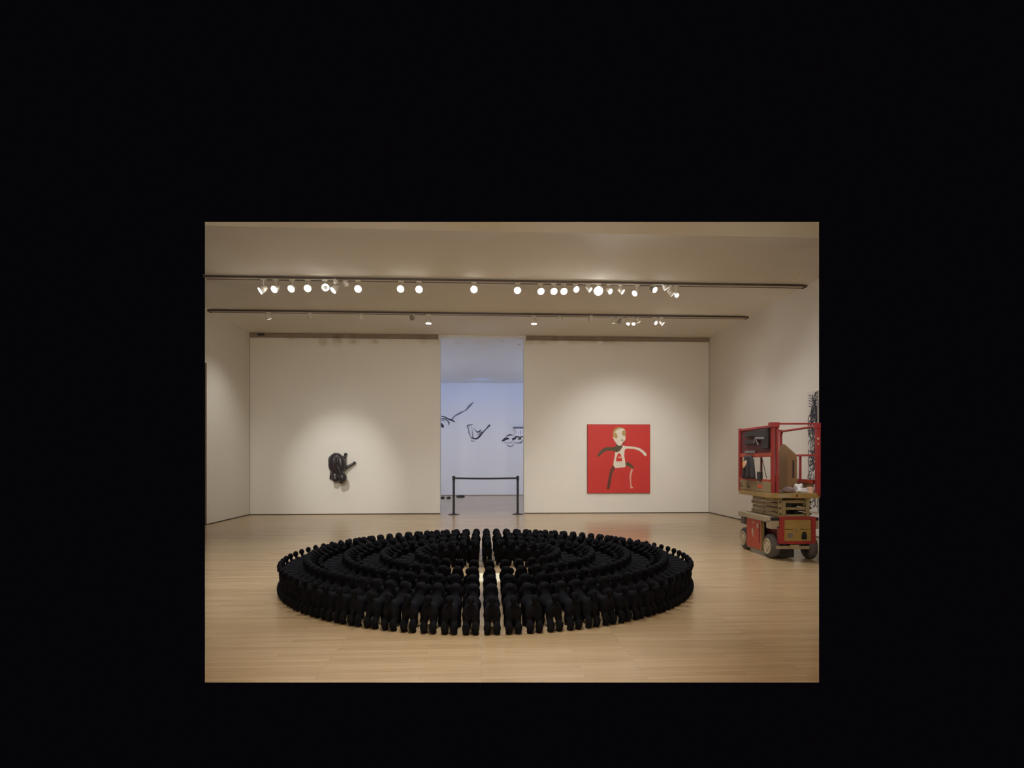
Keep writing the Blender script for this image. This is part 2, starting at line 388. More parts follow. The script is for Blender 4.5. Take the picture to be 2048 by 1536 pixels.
lamp(1238, 646, B_, (-.3, .6, -.75), 'lensoff', 'unlit spotlight within the tight cluster on the far track', scale=.8, body='lampg')
lamp(1256, 648, B_, (-.5, -.3, -.75), 'lens', 'small lit spotlight leaning right in the far-track cluster', 20, 80, scale=.6)
lamp(1267, 648, B_, (-.3, -.5, -.75), 'lens', 'brightest small spotlight of the far-track cluster', 20, 80, scale=.6)
lamp(1277, 644, B_, (.5, .3, -.75), 'lensdim', 'dim spotlight ending the far-track cluster on the right', scale=.8)
lamp(1312, 646, B_, (.6, -.6, -.5), 'lens', 'left one of the lit pair near the right end of the far track', 9, 80, scale=.7)
lamp(1326, 648, B_, (.7, -.1, -.65), 'lens', 'right one of the lit pair near the right end of the far track', 9, 80, scale=.7)
# room behind
for px, lb in ((912, 'leftmost tiny lamp hanging at the top of the doorway'), (959, 'second tiny lamp from the left at the top of the doorway'), (1037, 'rightmost tiny lamp hanging at the top of the doorway')):
    lamp(px, 679, 17.9, (-.3, .7, -.6), 'lensoff', lb, scale=.7, body='lampg')
lamp(1004, 679, 17.6, (.1, -.2, -.9), 'lensoff', 'larger brown lamp hanging at the top of the doorway', scale=1.3, body='lampg')

# beams of those lamps that face the walls (they show the camera only their backs)
def beam(loc, tgt, power, spot, col=WARM, blend=1.0, soft=.05, name='lamp_beam'):
    ld = bpy.data.lights.new(name, 'SPOT'); ld.energy = power; ld.spot_size = R(spot); ld.spot_blend = blend
    ld.shadow_soft_size = soft; ld.color = col
    lo = bpy.data.objects.new(name, ld); COL.objects.link(lo); lo.location = loc
    lo.rotation_euler = (Vector(tgt)-Vector(loc)).to_track_quat('-Z', 'Y').to_euler()
WW = (1.0, .96, .90)
beam((-4.15, 12.0, 4.85), (-3.92, 16.94, 1.10), 430, 36, WW, soft=.03)
beam((-3.95, 14.6, 4.85), (-3.95, 16.94, .3), 30, 80, WW)
beam((3.5, 14.6, 4.85), (3.95, 16.94, .8), 60, 85, WW)
beam((4.4, 12.0, 4.85), (4.0, 16.94, .8), 300, 66, WW)
beam((3.6, 12.0, 4.85), (6.63, 12.0, .6), 70, 75, WW)
beam((4.2, 14.4, 4.85), (6.63, 13.8, .5), 70, 80, WW)
beam((-4.4, 14.4, 4.85), (-6.49, 14.8, .9), 90, 85, WW)

# ------------------------------------------------------------------ lighting of the rest of the gallery: the tracks over and behind the viewer
def gallery_lamp(x, y, tgt, power, spot=110, col=WARM): beam((x, y, 4.9), tgt, power, spot, col, 1.0, .08, 'gallery_lamp')
for x, y, tx, ty, w, sp_ in ((-3.4, 9.2, -3.4, 9.0, 80, 85), (-1, 9.2, -1, 9.6, 90, 80), (1, 9.2, 1, 9.6, 90, 80), (3.6, 9.2, 3.6, 9.0, 90, 85),
                             (-2.8, 6.6, -2.9, 6.9, 75, 70), (-1, 6.6, -1, 6.6, 60, 70), (1, 6.6, 1, 6.6, 60, 70), (3.0, 6.6, 3.1, 6.9, 75, 70), (0, 4.5, -.05, 4.4, 170, 52)):
    gallery_lamp(x, y, (tx, ty, 0), w*2.4, sp_)
for y in (-1.2, -3.8, -6.4):
    for x in (-4.5, -1.5, 1.5, 4.5): gallery_lamp(x, y, (x*1.05, y-.8, 0), 1350, 92)
for x in (-4, -1.5, 1.5, 4):
    gallery_lamp(x, 3.0, (x*1.1, 16.9, .6), 560 if abs(x) < 2 else 430, 50)
S_W = bpy.data.worlds.new('world'); S.world = S_W; S_W.use_nodes = True
bg = S_W.node_tree.nodes['Background']; bg.inputs['Color'].default_value = (.0013, .0010, .0017, 1); bg.inputs['Strength'].default_value = 1.0
# room behind: cool lamps washing its far wall
for x in (-4, -2, 0, 2, 4):
    beam((x, 24.3, 4.7), (x, 25.93, 4.3), 11, 130, (.12, .36, 1.0), name='cool_lamp')
    beam((x, 20.5, 4.7), (x, 25.93, .6), 44, 80, (1.0, .92, .95), name='cool_lamp')
for x in (-4.6, 4.6):  # added fill lights, out of sight of the doorway, lifting that room's ceiling
    ld = bpy.data.lights.new('unseen_cool_fill', 'POINT'); ld.energy = 100; ld.shadow_soft_size = .15; ld.color = (.66, .76, 1.0)
    lo = bpy.data.objects.new('unseen_cool_fill', ld); COL.objects.link(lo); lo.location = (x, 21.0, 2.6)

# ------------------------------------------------------------------ rings of black animal figures
def figure_mesh():
    bm = bmesh.new()
    # body: chest, waist, haunches  (+x = head)
    ell(bm, (.115, 0, .205), (.078, .076, .082)); ell(bm, (.06, 0, .20), (.07, .058, .062)); caps(bm, (.05, 0, .20), (-.09, 0, .208), .053, .050)
    ell(bm, (-.10, 0, .205), (.064, .070, .062))
    for s in (-1, 1):
        # hind leg: thigh, hock, cuff
        ell(bm, (-.105, s*.037, .165), (.052, .040, .070)); caps(bm, (-.10, s*.040, .13), (-.145, s*.041, .075), .034, .028)
        ell(bm, (-.150, s*.041, .058), (.037, .036, .052)); caps(bm, (-.145, s*.042, .05), (-.13, s*.042, .014), .024, .020); ell(bm, (-.135, s*.042, .014), (.036, .031, .018))
        # fore leg
        caps(bm, (.115, s*.036, .17), (.115, s*.038, .06), .028, .022); ell(bm, (.115, s*.038, .05), (.030, .027, .042))
        ell(bm, (.123, s*.038, .014), (.034, .023, .016))
        ell(bm, (.165, s*.044, .315), (.022, .018, .042))     # ear
    caps(bm, (.13, 0, .23), (.165, 0, .31), .050, .040)         # neck
    ell(bm, (.175, 0, .330), (.052, .056, .050)); ell(bm, (.165, 0, .352), (.046, .051, .036))
    caps(bm, (.20, 0, .322), (.262, 0, .312), .024, .015)       # muzzle
    caps(bm, (-.145, 0, .235), (-.152, 0, .285), .010, .010); ell(bm, (-.150, 0, .303), (.037, .038, .039))   # tail
    for v in bm.verts: v.co.x *= .92
    return fuse(bm, .0075, 5, .45)
fm = figure_mesh()
proto = obj('black_animal_figure', fm, M['fig'], smooth=True)
ordn = ['nearest', 'second', 'third', 'fourth', 'fifth', 'sixth', 'seventh', 'eighth', 'ninth', 'tenth', 'eleventh', 'twelfth', 'thirteenth', 'fourteenth', 'fifteenth', 'sixteenth', 'seventeenth', 'eighteenth', 'nineteenth', 'twentieth', 'twenty-first']
used = False
PH0 = math.atan2(-RINGC.y, -RINGC.x)       # direction from the centre to the viewer
for (N_, rr, rn) in ((84, 2.022+.175+.17, 'outermost ring'), (64, 1.58+.175+.17, 'outer middle ring'), (48, 1.14+.175+.17, 'inner middle ring'), (32, .705+.175+.17, 'innermost ring')):
    for k in range(N_):
        ph = PH0+2*math.pi*k/N_+R(.8)
        o = proto if not used else proto.copy()
        if used: COL.objects.link(o)
        used = True
        o.location = (RINGC.x+rr*math.cos(ph), RINGC.y+rr*math.sin(ph), 0)
        o.rotation_euler = (0, 0, ph+math.pi)
        kk = k if k <= N_//2 else k-N_          # signed steps from the front; + is towards the right
        side = 'right' if kk > 0 else 'left'
        q = N_//4
        if kk == 0: lb = 'black animal figure at the front centre of the %s, back to the viewer' % rn
        elif abs(kk) == N_//2: lb = 'black animal figure at the far centre of the %s, facing the viewer' % rn
        elif abs(kk) == q: lb = 'black animal figure at the extreme %s of the %s, seen side-on' % (side, rn)
        elif abs(kk) < q: lb = 'black animal figure %s to the %s of the front centre, %s' % (ordn[abs(kk)-1] if abs(kk) > 1 else 'first', side, rn)
        else: lb = 'black animal figure %s to the %s of the far centre, %s' % (ordn[N_//2-abs(kk)-1] if N_//2-abs(kk) > 1 else 'first', side, rn)
        tag(o, lb, 'animal sculpture', 'black figures in the '+rn)
bm = bmesh.new(); cyl(bm, (0, 0, 0), (0, 0, .012), .30, .29, 48); 
tag(obj('floor_cloth', bm, M['cream'], loc=RINGC), 'round cream cloth on the floor at the centre of the black rings', 'cloth')

# ------------------------------------------------------------------ crouching sculpture on the wall
K = .0141
sc = thing('wall_sculpture', 'dark bronze crouching figure fixed upside down to the left part of the back wall', 'sculpture', on_y(680, 935, YB))
def sp(px, py, d): return ((px-680)*K, -d, (935-py)*K)
bm = bmesh.new()
ell(bm, sp(672.5, 926, .15), (.185, .17, .29), Matrix.Rotation(R(6), 4, 'Y'))      # back
ell(bm, sp(676, 915, .15), (.16, .14, .13)); ell(bm, sp(669, 921, .12), (.15, .12, .17))
ell(bm, sp(685.5, 927, .16), (.125, .17, .245), Matrix.Rotation(R(-8), 4, 'Y'))       # flank
ell(bm, sp(678, 940, .15), (.15, .13, .14)); caps(bm, sp(682, 935, .24), sp(685, 947, .22), .07, .06)
caps(bm, sp(686, 921, .13), sp(692, 934, .10), .075, .05)
for i in range(7): ell(bm, sp(677-2.2*math.sin(i/6*3.1)+i*1.1, 916+i*4.6, .325-.004*abs(i-3)**2), (.018, .022, .03))  # spine
caps(bm, sp(690, 935, .12), sp(691, 912, .07), .055, .036); caps(bm, sp(690.5, 913, .06), sp(691.5, 908.5, .05), .036, .040); ell(bm, sp(692.5, 908, .07), (.05, .05, .035))         # raised foot
caps(bm, sp(690, 938, .12), sp(708, 927, .07), .050, .036); ell(bm, sp(709.5, 925.5, .06), (.045, .05, .045))         # arm to the right
caps(bm, sp(672, 945, .14), sp(674, 956, .20), .10, .085); ell(bm, sp(674, 957, .20), (.10, .10, .10))                # shoulder / knee
caps(bm, sp(666, 942, .10), sp(662, 957, .05), .045, .030); ell(bm, sp(662.5, 957, .04), (.032, .04, .030))            # hand
caps(bm, sp(683, 943, .20), sp(688, 955, .26), .075, .08)
bm2 = fuse(bm, .014, 5, .6); obj('body', bm2, M['bronze'], sc, smooth=True)
bm = bmesh.new(); ell(bm, sp(689, 955, .27), (.125, .13, .135)); ell(bm, sp(687, 960, .25), (.09, .09, .105)); ell(bm, sp(688, 965, .23), (.03, .035, .03))
obj('head', fuse(bm, .012, 4, .6), M['bronze'], sc, smooth=True)
bm = bmesh.new()
for q in ((676, 920), (684, 940)): cyl(bm, sp(q[0], q[1], 0), sp(q[0], q[1], .08), .02)
obj('wall_mount', bm, M['black'], sc)

# ------------------------------------------------------------------ red painting
pt = on_y(1174.5, 849, YB); pb = on_y(1299, 986, YB)
PW = pb.x-pt.x; PTOP, PBOT = pt.z, .585
PH = PTOP-PBOT
pa = thing('painting', 'large red painting of a striding figure with outstretched arms on the back wall', 'painting', (pt.x, YB, PBOT))
bm = bmesh.new(); box(bm, 0, PW, -.05, -.004, 0, PH, .004, 0)
obj('canvas', bm, [M['red'], M['cside']], pa)
bm = bmesh.new()
for (x0, x1, z0, z1) in ((-.006, 0, 0, PH), (PW, PW+.006, 0, PH), (-.006, PW+.006, PH, PH+.006), (-.006, PW+.006, -.006, 0)): box(bm, x0, x1, -.045, -.001, z0, z1)
obj('edge_strip', bm, M['cside'], pa)
def pf(u, v, d): return ((u-205)/1060*PW, -.0505-d, PH-(v-160)/1165*PH)
def shapes(items):
    bm = bmesh.new(); mats = []
    for n, (pts, mk) in enumerate(items):
        if M[mk] not in mats: mats.append(M[mk])
        prism(bm, pts, pf, 0.0003*n, .001+.0003*n, mats.index(M[mk]))
    return bm, mats
def oval(cx, cy, rx, ry, n=28, w=0, sd=0): 
    return [(cx+rx*math.cos(t)*(1+w*math.sin(3*t+sd)), cy+ry*math.sin(t)*(1+w*math.cos(2*t+sd))) for t in [2*math.pi*i/n for i in range(n)]]
items = [
 ([(690,500),(795,500),(785,560),(745,610),(700,632),(640,608),(560,603),(490,618),(440,668),(400,700),(355,712),(380,665),(430,600),(480,560),(550,543),(640,548),(680,530)], 'olive'),
 ([(800,515),(850,528),(930,533),(1010,540),(1090,562),(1150,600),(1195,645),(1212,680),(1190,698),(1160,680),(1130,640),(1070,600),(990,575),(900,568),(850,572),(832,600),(825,690),(838,770),(852,860),(840,885),(760,892),(680,902),(655,880),(640,840),(652,760),(668,690),(672,630),(700,634),(750,610),(786,560)], 'offwhite'),
 ([(740,643),(765,668),(785,720),(792,785),(685,788),(690,745),(705,690),(722,655)], 'red'),
 ([(722,706),(780,706),(782,730),(724,732)], 'pinkw'),
 ([(640,840),(655,880),(672,905),(640,950),(618,1020),(600,1110),(590,1190),(572,1262),(528,1262),(540,1190),(552,1110),(572,1010),(590,920),(615,880)], 'brownp'),
 ([(850,800),(905,806),(950,840),(990,885),(965,912),(930,885),(890,862),(852,868)], 'olive'),
 ([(948,908),(975,920),(962,970),(945,1030),(942,1110),(950,1200),(985,1240),(930,1248),(928,1170),(918,1080),(914,1030),(928,970)], 'pinkw'),
 (oval(745, 300, 112, 98, w=.04), 'gold'),
 ([(700,250),(760,228),(820,235),(842,270),(835,330),(850,390),(838,440),(800,478),(770,520),(725,520),(690,480),(655,430),(635,385),(650,330),(672,280)], 'offwhite'),
 ([(672,290),(700,320),(712,370),(700,400),(660,390),(640,350)], 'gold'),
 (oval(818, 305, 30, 48, 16), 'gold'),
 ([(770,418),(815,420),(800,436),(772,430)], 'brownp'),
 ([(835,430),(845,445),(800,492),(790,480)], 'brownp'),
]
bm, mats = shapes(items); obj('painted_figure', bm, mats, pa)

# ------------------------------------------------------------------ scribble panel on the right wall
YA1 = 11.66
wa = thing('wall_panel_artwork', 'tall white panel covered in black scribbled curls on the right wall', 'artwork', (XR, YRE, .50))
W_ = YA1-YRE; HH = 2.40
bm = bmesh.new(); box(bm, -.03, 0, 0.002, W_, 0, HH); obj('panel', bm, M['paper'], wa)
bm = bmesh.new(); rnd = random.Random(3)
def ribbon(bm, pts, w, fn, d=.0015, mi=0):
    n = len(pts)
    L_ = []; R_ = []
    for i, (u, v) in enumerate(pts):
        a = pts[max(0, i-1)]; b = pts[min(n-1, i+1)]
        du, dv = b[0]-a[0], b[1]-a[1]; l = math.hypot(du, dv) or 1
        ww = (w[i] if isinstance(w, list) else w)/2
        L_.append((u-dv/l*ww, v+du/l*ww)); R_.append((u+dv/l*ww, v-du/l*ww))
    for i in range(n-1):
        quad(bm, [fn(*L_[i], d), fn(*L_[i+1], d), fn(*R_[i+1], d), fn(*R_[i], d)], mi)
        for (p_, q_) in ((L_[i], L_[i+1]), (R_[i], R_[i+1])):
            quad(bm, [fn(*p_, 0), fn(*q_, 0), fn(*q_, d), fn(*p_, d)], mi)
def fr(u, v, d): return (-.0302-d, min(max(u, .004), W_), v)
for band in ((1.40, 2.30, 78), (.80, 1.35, 40), (.10, .72, 24)):
    for i in range(band[2]):
        cx = rnd.uniform(.0, W_*.82); cy = rnd.uniform(band[0], band[1]); r_ = rnd.uniform(.03, .11); a_ = rnd.uniform(0, 6.3); ln = rnd.uniform(2, 5.2)
        if band[0] > 1.2 and cy > 1.9: cx = rnd.uniform(0, W_*.55)
        pts = [(cx+r_*math.cos(a_+ln*t/10)*(1-.04*t), cy+r_*1.3*math.sin(a_+ln*t/10)) for t in range(11)]
        pts = [(max(.006, min(W_-.01, p_[0])), p_[1]) for p_ in pts]
        ribbon(bm, pts, rnd.uniform(.010, .024), fr, .001+.0002*(i % 5))
for i in range(5):
    pts = [(W_*.9-.0-(.03*i+.28)*math.sin(t/12*1.5)*1.0, 2.32-.06*i-(1-math.cos(t/12*1.5))*.35) for t in range(13)]
    ribbon(bm, [(W_-.02-p_[0] if False else max(.006, W_*.95-(W_*.95-.006)*math.cos(t/12*1.5)), 2.34-.055*i-.42*(1-math.sin(t/12*1.5))) for t, p_ in enumerate(pts)], .014, fr, .002)
obj('scribble', bm, M['ink'], wa)

# ------------------------------------------------------------------ ink drawings on the far wall
YW = 25.93; KF = 25.9/F
def ink(name, label, strokes):
    """strokes: list of (zoom points, widths px, material) in photo pixels"""
    cx = strokes[0][0][0][0]; cy = strokes[0][0][0][1]; base = on_y(cx, cy, YW)
    bm = bmesh.new(); mats = []
    def fw(u, v, d):
        q = on_y(u, v, YW); return (q.x-base.x, -.001-d, q.z-base.z)
    for n, (pts, ws, mk) in enumerate(strokes):
        if M[mk] not in mats: mats.append(M[mk])
        # subdivide smoothly
        fine = []; fw_ = []
        for i in range(len(pts)-1):
            p0 = pts[max(i-1, 0)]; p1 = pts[i]; p2 = pts[i+1]; p3 = pts[min(i+2, len(pts)-1)]
            for s in range(5):
                t = s/5
                f = lambda a, b, c, d_: .5*((2*b)+(-a+c)*t+(2*a-5*b+4*c-d_)*t*t+(-a+3*b-3*c+d_)*t**3)
                fine.append((f(p0[0], p1[0], p2[0], p3[0]), f(p0[1], p1[1], p2[1], p3[1]))); fw_.append(ws[i]+(ws[i+1]-ws[i])*t)
        fine.append(pts[-1]); fw_.append(ws[-1])
        ribbon(bm, fine, [1.25*w_ for w_ in fw_], fw, .001+.0005*n, mats.index(M[mk]))
    tag(obj(name, bm, mats, loc=base), label, 'wall drawing', 'ink drawings on the far wall')
def z3(l): return [(870+x/10.78, 790+y/10.78) for x, y in l]
ink('ink_drawing', 'black ink drawing like a rising branch at the left jamb on the far wall', [
 (z3([(832,158),(790,190),(740,240),(690,300),(640,340),(540,390),(420,460),(370,530)]), [.8,2.4,3.6,2.6,1.4,2.8,2.0,2.2], 'inkg'),
 (z3([(435,590),(370,545),(290,520),(200,470),(130,455)]), [.6,3.0,2.4,1.8,1.0], 'ink'),
 (z3([(100,500),(200,515),(260,550),(300,600),(295,655)]), [.8,1.8,1.4,2.2,.5], 'ink'),
 (z3([(110,545),(170,540),(215,570)]), [1.0,1.6,.8], 'inkg'),
 (z3([(125,600),(140,640),(165,675),(180,700)]), [1.5,4.6,5.0,2.5], 'ink')])
ink('ink_drawing', 'black ink drawing like a wide V-shaped bird, in the middle of the far wall', [
 (z3([(1185,645),(1160,670),(1100,735),(1020,820),(960,890),(910,935),(860,945),(800,925),(770,935)]), [3.0,2.6,1.6,2.4,3.2,2.6,2.0,2.6,.8], 'ink'),
 (z3([(820,632),(760,645),(700,670),(725,740),(735,820),(765,890),(790,940)]), [.6,2.0,2.6,1.4,2.2,1.0,1.4], 'inkg'),
 (z3([(790,650),(800,760),(808,850),(825,930)]), [.5,.8,1.4,1.8], 'inkg'),
 (z3([(830,710),(880,770),(915,800),(960,780),(995,740)]), [.4,1.0,2.2,2.0,.6], 'ink'),
 (z3([(1010,790),(975,815),(930,860),(905,835)]), [2.6,2.4,1.0,.5], 'inkg'),
 (z3([(780,960),(800,995),(870,990)]), [.5,1.6,.5], 'inkg')])
ink('ink_drawing', 'black ink drawing like curled leaves under the white unit on the far wall', [
 (z3([(1440,1000),(1490,965),(1540,940),(1600,945)]), [1.2,4.2,4.6,1.0], 'ink'),
 (z3([(1530,895),(1570,875),(1620,858),(1680,870)]), [.8,2.0,2.0,.6], 'ink'),
 (z3([(1665,960),(1720,935),(1760,900),(1830,920),(1860,960)]), [3.4,3.6,2.0,1.4,.8], 'ink'),
 (z3([(1790,950),(1830,945),(1850,910),(1900,900)]), [2.2,2.6,2.0,.8], 'ink'),
 (z3([(1480,1020),(1560,1035),(1640,1025),(1700,980)]), [.5,1.0,1.0,.5], 'inkg'),
 (z3([(1540,1070),(1600,1105),(1670,1095),(1700,1040)]), [.8,1.6,1.4,.5], 'inkg'),
 (z3([(1700,1030),(1790,1035),(1860,1020),(1895,970)]), [.6,1.8,2.4,.8], 'inkg')])
# pale unit with dark upright marks and a ledge over it
q = on_y(1040, 864.5, YW-.12)
wu = thing('wall_unit', 'small white unit with dark upright bars under a dark ledge, high at the right jamb', 'wall unit', (q.x, YW-.001, q.z))
bm = bmesh.new(); box(bm, -.20, .30, -.10, 0, -.16, .16, .008); obj('case', bm, M['signw'], wu)
bm = bmesh.new()
for x in (-.17, -.06, .0, .03, .10, .16): box(bm, x, x+.016, -.104, -.10, -.09 if x != 0 else -.13, .09)
obj('bars', bm, M['inkg'], wu)
bm = bmesh.new(); box(bm, -.29, .30, -.16, 0, .18, .235); obj('ledge', bm, M['inkg'], wu)
# dark lumps at the foot of the far wall
for (x0, x1, yy, lb) in ((879, 889.5, 996.5, 'dark low lump on the floor by the far wall, hard against the left jamb'), (892.5, 902, 996.5, 'dark low lump on the floor by the far wall, just left of the left post'), (912, 930, 994, 'longer flat dark lump on the floor by the far wall, right of the left post')):
    zc = EYE*F/(yy-YH); A = on_y(x0, yy, zc-.1); B = on_y(x1, yy, zc-.1)
    bm = bmesh.new(); w = (B.x-A.x)/2
    ell(bm, (0, 0, .035), (w, .22, .05)); ell(bm, (w*.3, -.05, .06), (w*.5, .12, .035)); ell(bm, (-w*.4, .03, .05), (w*.4, .14, .04))
    for v in bm.verts: v.co.z = max(v.co.z, 0)
    tag(obj('floor_lump', bm, M['black'], loc=((A.x+B.x)/2, zc-.1, 0), smooth=True), lb, 'floor object', 'dark lumps by the far wall')

# ------------------------------------------------------------------ barrier posts
def post(px, py, label):
    q = on_y(px, py, 16.70)
    t = thing('barrier_post', label, 'barrier post', (q.x, 16.70, 0), 0, 'barrier posts in the doorway')
    bm = bmesh.new(); cyl(bm, (0, 0, 0), (0, 0, .012), .165, .16, 40); cyl(bm, (0, 0, .012), (0, 0, .035), .155, .05, 40); obj('base', bm, M['post'], t)
    bm = bmesh.new(); cyl(bm, (0, 0, .03), (0, 0, .99), .033, seg=24); obj('pole', bm, M['post'], t)
    bm = bmesh.new(); cyl(bm, (0, 0, .965), (0, 0, 1.075), .042, seg=24); cyl(bm, (0, 0, 1.075), (0, 0, 1.09), .042, .03, 24); obj('belt_housing', bm, M['post'], t)
    return t, q.x
t1, xa = post(907.5, 1029, 'left black barrier post standing in the doorway')
t2, xb = post(1035.5, 1027, 'right black barrier post standing in the doorway')
bm = bmesh.new(); D = xb-xa
N1 = 16
for i in range(N1):
    u0, u1 = i/N1, (i+1)/N1; s0 = -.012*4*u0*(1-u0); s1 = -.012*4*u1*(1-u1)
    x0 = .04+(D-.08)*u0; x1 = .04+(D-.08)*u1
    for (sy) in (-.0015, .0015): quad(bm, [(x0, sy, 1.0+s0), (x1, sy, 1.0+s1), (x1, sy, 1.05+s1), (x0, sy, 1.05+s0)])
    quad(bm, [(x0, -.0015, 1.05+s0), (x1, -.0015, 1.05+s1), (x1, .0015, 1.05+s1), (x0, .0015, 1.05+s0)])
    quad(bm, [(x0, -.0015, 1.0+s0), (x1, -.0015, 1.0+s1), (x1, .0015, 1.0+s1), (x0, .0015, 1.0+s0)])
bl = obj('belt', bm, M['belt'], t1); bl['label'] = 'black webbing belt drawn across to the right post'

# ------------------------------------------------------------------ scissor lift   local: x = across to the right, y = length away from the viewer
LZ = R(-2.5)
LO = Vector((4.393, 8.80, 0))
lift = thing('scissor_lift', 'small red and beige scissor lift parked by the right wall', 'scissor lift', LO, LZ)
def part(name, fn, mat, parent=None, label=None, smooth=False):
    bm = bmesh.new(); fn(bm); o = obj(name, bm, M[mat] if isinstance(mat, str) else [M[k] for k in mat], parent or lift, smooth=smooth)
    if label: o['label'] = label
    return o
LW, LL = .738, 1.25
def f(bm):
    box(bm, 0, .05, 0, LL, .565, .65, .006); box(bm, LW-.05, LW, 0, LL, .565, .65, .006); box(bm, .04, LW-.04, .01, LL-.01, .60, .648, .004); box(bm, .05, LW-.05, LL-.06, LL, .50, .64)
part('chassis_tray', f, 'lgrey')
for s, (x0, x1) in enumerate(((.0, .13), (LW-.095, LW))):
    b_ = part('corner_block', lambda bm: box(bm, x0, x1, -.015, .14, .475, .60, .006), 'lgrey')
    part('black_pad', lambda bm: (box(bm, x0+.004, x1-.004, -.022, .05, .602, .650, .004)), 'black', b_)
    part('bolt', lambda bm: (cyl(bm, (x0+.11 if s == 0 else x0+.02, -.024, .50), (x0+.11 if s == 0 else x0+.02, -.010, .50), .014, seg=12)), 'black', b_)
def f(bm):
    box(bm, .05, .14, LL-.16, LL-.01, .43, .565, .005)
    for i in range(5): box(bm, .040, .052, LL-.15+i*.028, LL-.138+i*.028, .44, .555)
part('vent_box', f, 'grey')
# body of the base
part('base_body', lambda bm: (box(bm, .16, LW-.14, .06, LL-.02, .20, .60, .01)), 'ldark')
d_ = part('side_door', lambda bm: box(bm, .035, .075, .40, .975, .09, .565, .008), 'lorange', label='orange-red side door')
part('slot', lambda bm: box(bm, .030, .036, .455, .475, .20, .50), 'ldark', d_)
part('door_edge', lambda bm: box(bm, .030, .08, .385, .402, .09, .56), 'lbeige', d_)
def f(bm):
    box(bm, .032, .036, .50, .56, .43, .50); box(bm, .032, .036, .70, .755, .32, .40); box(bm, .032, .036, .69, .72, .27, .33); box(bm, .032, .036, .67, .72, .49, .515)
part('decal', f, 'hub', d_)
part('side_sill', lambda bm: (box(bm, .06, .12, .32, 1.0, .055, .09, .004)), 'lgrey')
# wheels
def wheel(x0, y, out):
    x1 = x0+.13
    def f(bm):
        n = 36; r = .185; prof = [(x0, .10), (x0, .150), (x0+.012, .172), (x0+.03, r), (x1-.03, r), (x1-.012, .172), (x1, .150), (x1, .10)]
        rings = [[bm.verts.new((px_, y+rr*math.cos(2*math.pi*i/n), .185+rr*math.sin(2*math.pi*i/n))) for i in range(n)] for px_, rr in prof]
        for a, b in zip(rings, rings[1:]+rings[:1]):
            for i in range(n): bm.faces.new((a[i], a[(i+1) % n], b[(i+1) % n], b[i]))
    w = part('wheel', f, 'tyre', smooth=True)
    s = -1 if out < 0 else 1; xf = x0 if out < 0 else x1
    def g(bm):
        cyl(bm, (xf+s*.004, y, .185), (xf-s*.03, y, .185), .118, .118, 36)
        cyl(bm, (xf+s*.012, y, .185), (xf, y, .185), .05, .06, 20)
        for i in range(6): cyl(bm, (xf+s*.012, y+.085*math.cos(i*1.047), .185+.085*math.sin(i*1.047)), (xf, y+.085*math.cos(i*1.047), .185+.085*math.sin(i*1.047)), .010, seg=8)
        for i in range(36):   # raised rim
            a = i*math.pi/18; b = (i+1)*math.pi/18
            cyl(bm, (xf+s*.006, y+.116*math.cos(a), .185+.116*math.sin(a)), (xf+s*.006, y+.116*math.cos(b), .185+.116*math.sin(b)), .008, seg=6)
    part('hub', g, 'hub', w, 'cream hub')
wheel(.055, .215, -1); wheel(.055, 1.165, -1); wheel(.60, .14, 1); wheel(.60, 1.165, 1)
part('axle', lambda bm: (cyl(bm, (.16, .19, .185), (.62, .16, .185), .03), cyl(bm, (.16, 1.165, .185), (.62, 1.165, .185), .03)), 'black')
# end panel
ep = part('end_frame', lambda bm: (box(bm, .13, .205, -.03, .06, .25, .66, .005), box(bm, .62, .685, -.03, .06, .25, .66, .005), box(bm, .205, .62, -.03, .06, .622, .66, .004), box(bm, .205, .62, -.03, .06, .25, .29, .004)), 'lred', label='red frame around the end hatch')
def f(bm):
    box(bm, .206, .619, -.012, .05, .475, .621, .004); box(bm, .206, .619, -.018, .05, .291, .468, .004); box(bm, .33, .45, -.022, 0, .45, .485, .004)
    box(bm, .24, .34, -.016, -.010, .50, .56, .003)
eh = part('end_hatch', f, 'lyellow', ep, 'mustard end hatch')
part('socket', lambda bm: (cyl(bm, (.30, -.028, .375), (.30, -.015, .375), .040, seg=20)), 'grey', eh)
part('plug_box', lambda bm: (box(bm, .47, .55, -.032, -.015, .315, .40, .008), box(bm, .485, .535, -.036, -.015, .39, .435, .006), cyl(bm, (.51, -.05, .365), (.51, -.03, .365), .016, seg=12)), 'black', eh)
part('latch', lambda bm: (cyl(bm, (.39, -.03, .452), (.39, -.018, .452), .022, seg=16)), 'lbeige', eh)
def f(bm):
    box(bm, .10, .70, .0, .10, .165, .215, .006); box(bm, .30, .44, -.02, .03, .17, .235, .004); cyl(bm, (.60, .0, .19), (.72, .05, .21), .03, .03)
part('steering_bar', f, 'lgrey')
def f(bm):
    for x in (.20, .30, .40, .47, .55): box(bm, x, x+.07, .01, .05, .215, .25, .004)
part('hose_block', f, 'black')
part('skid_plate', lambda bm: (box(bm, .20, .44, .15, .60, .015, .17, .01)), 'black')
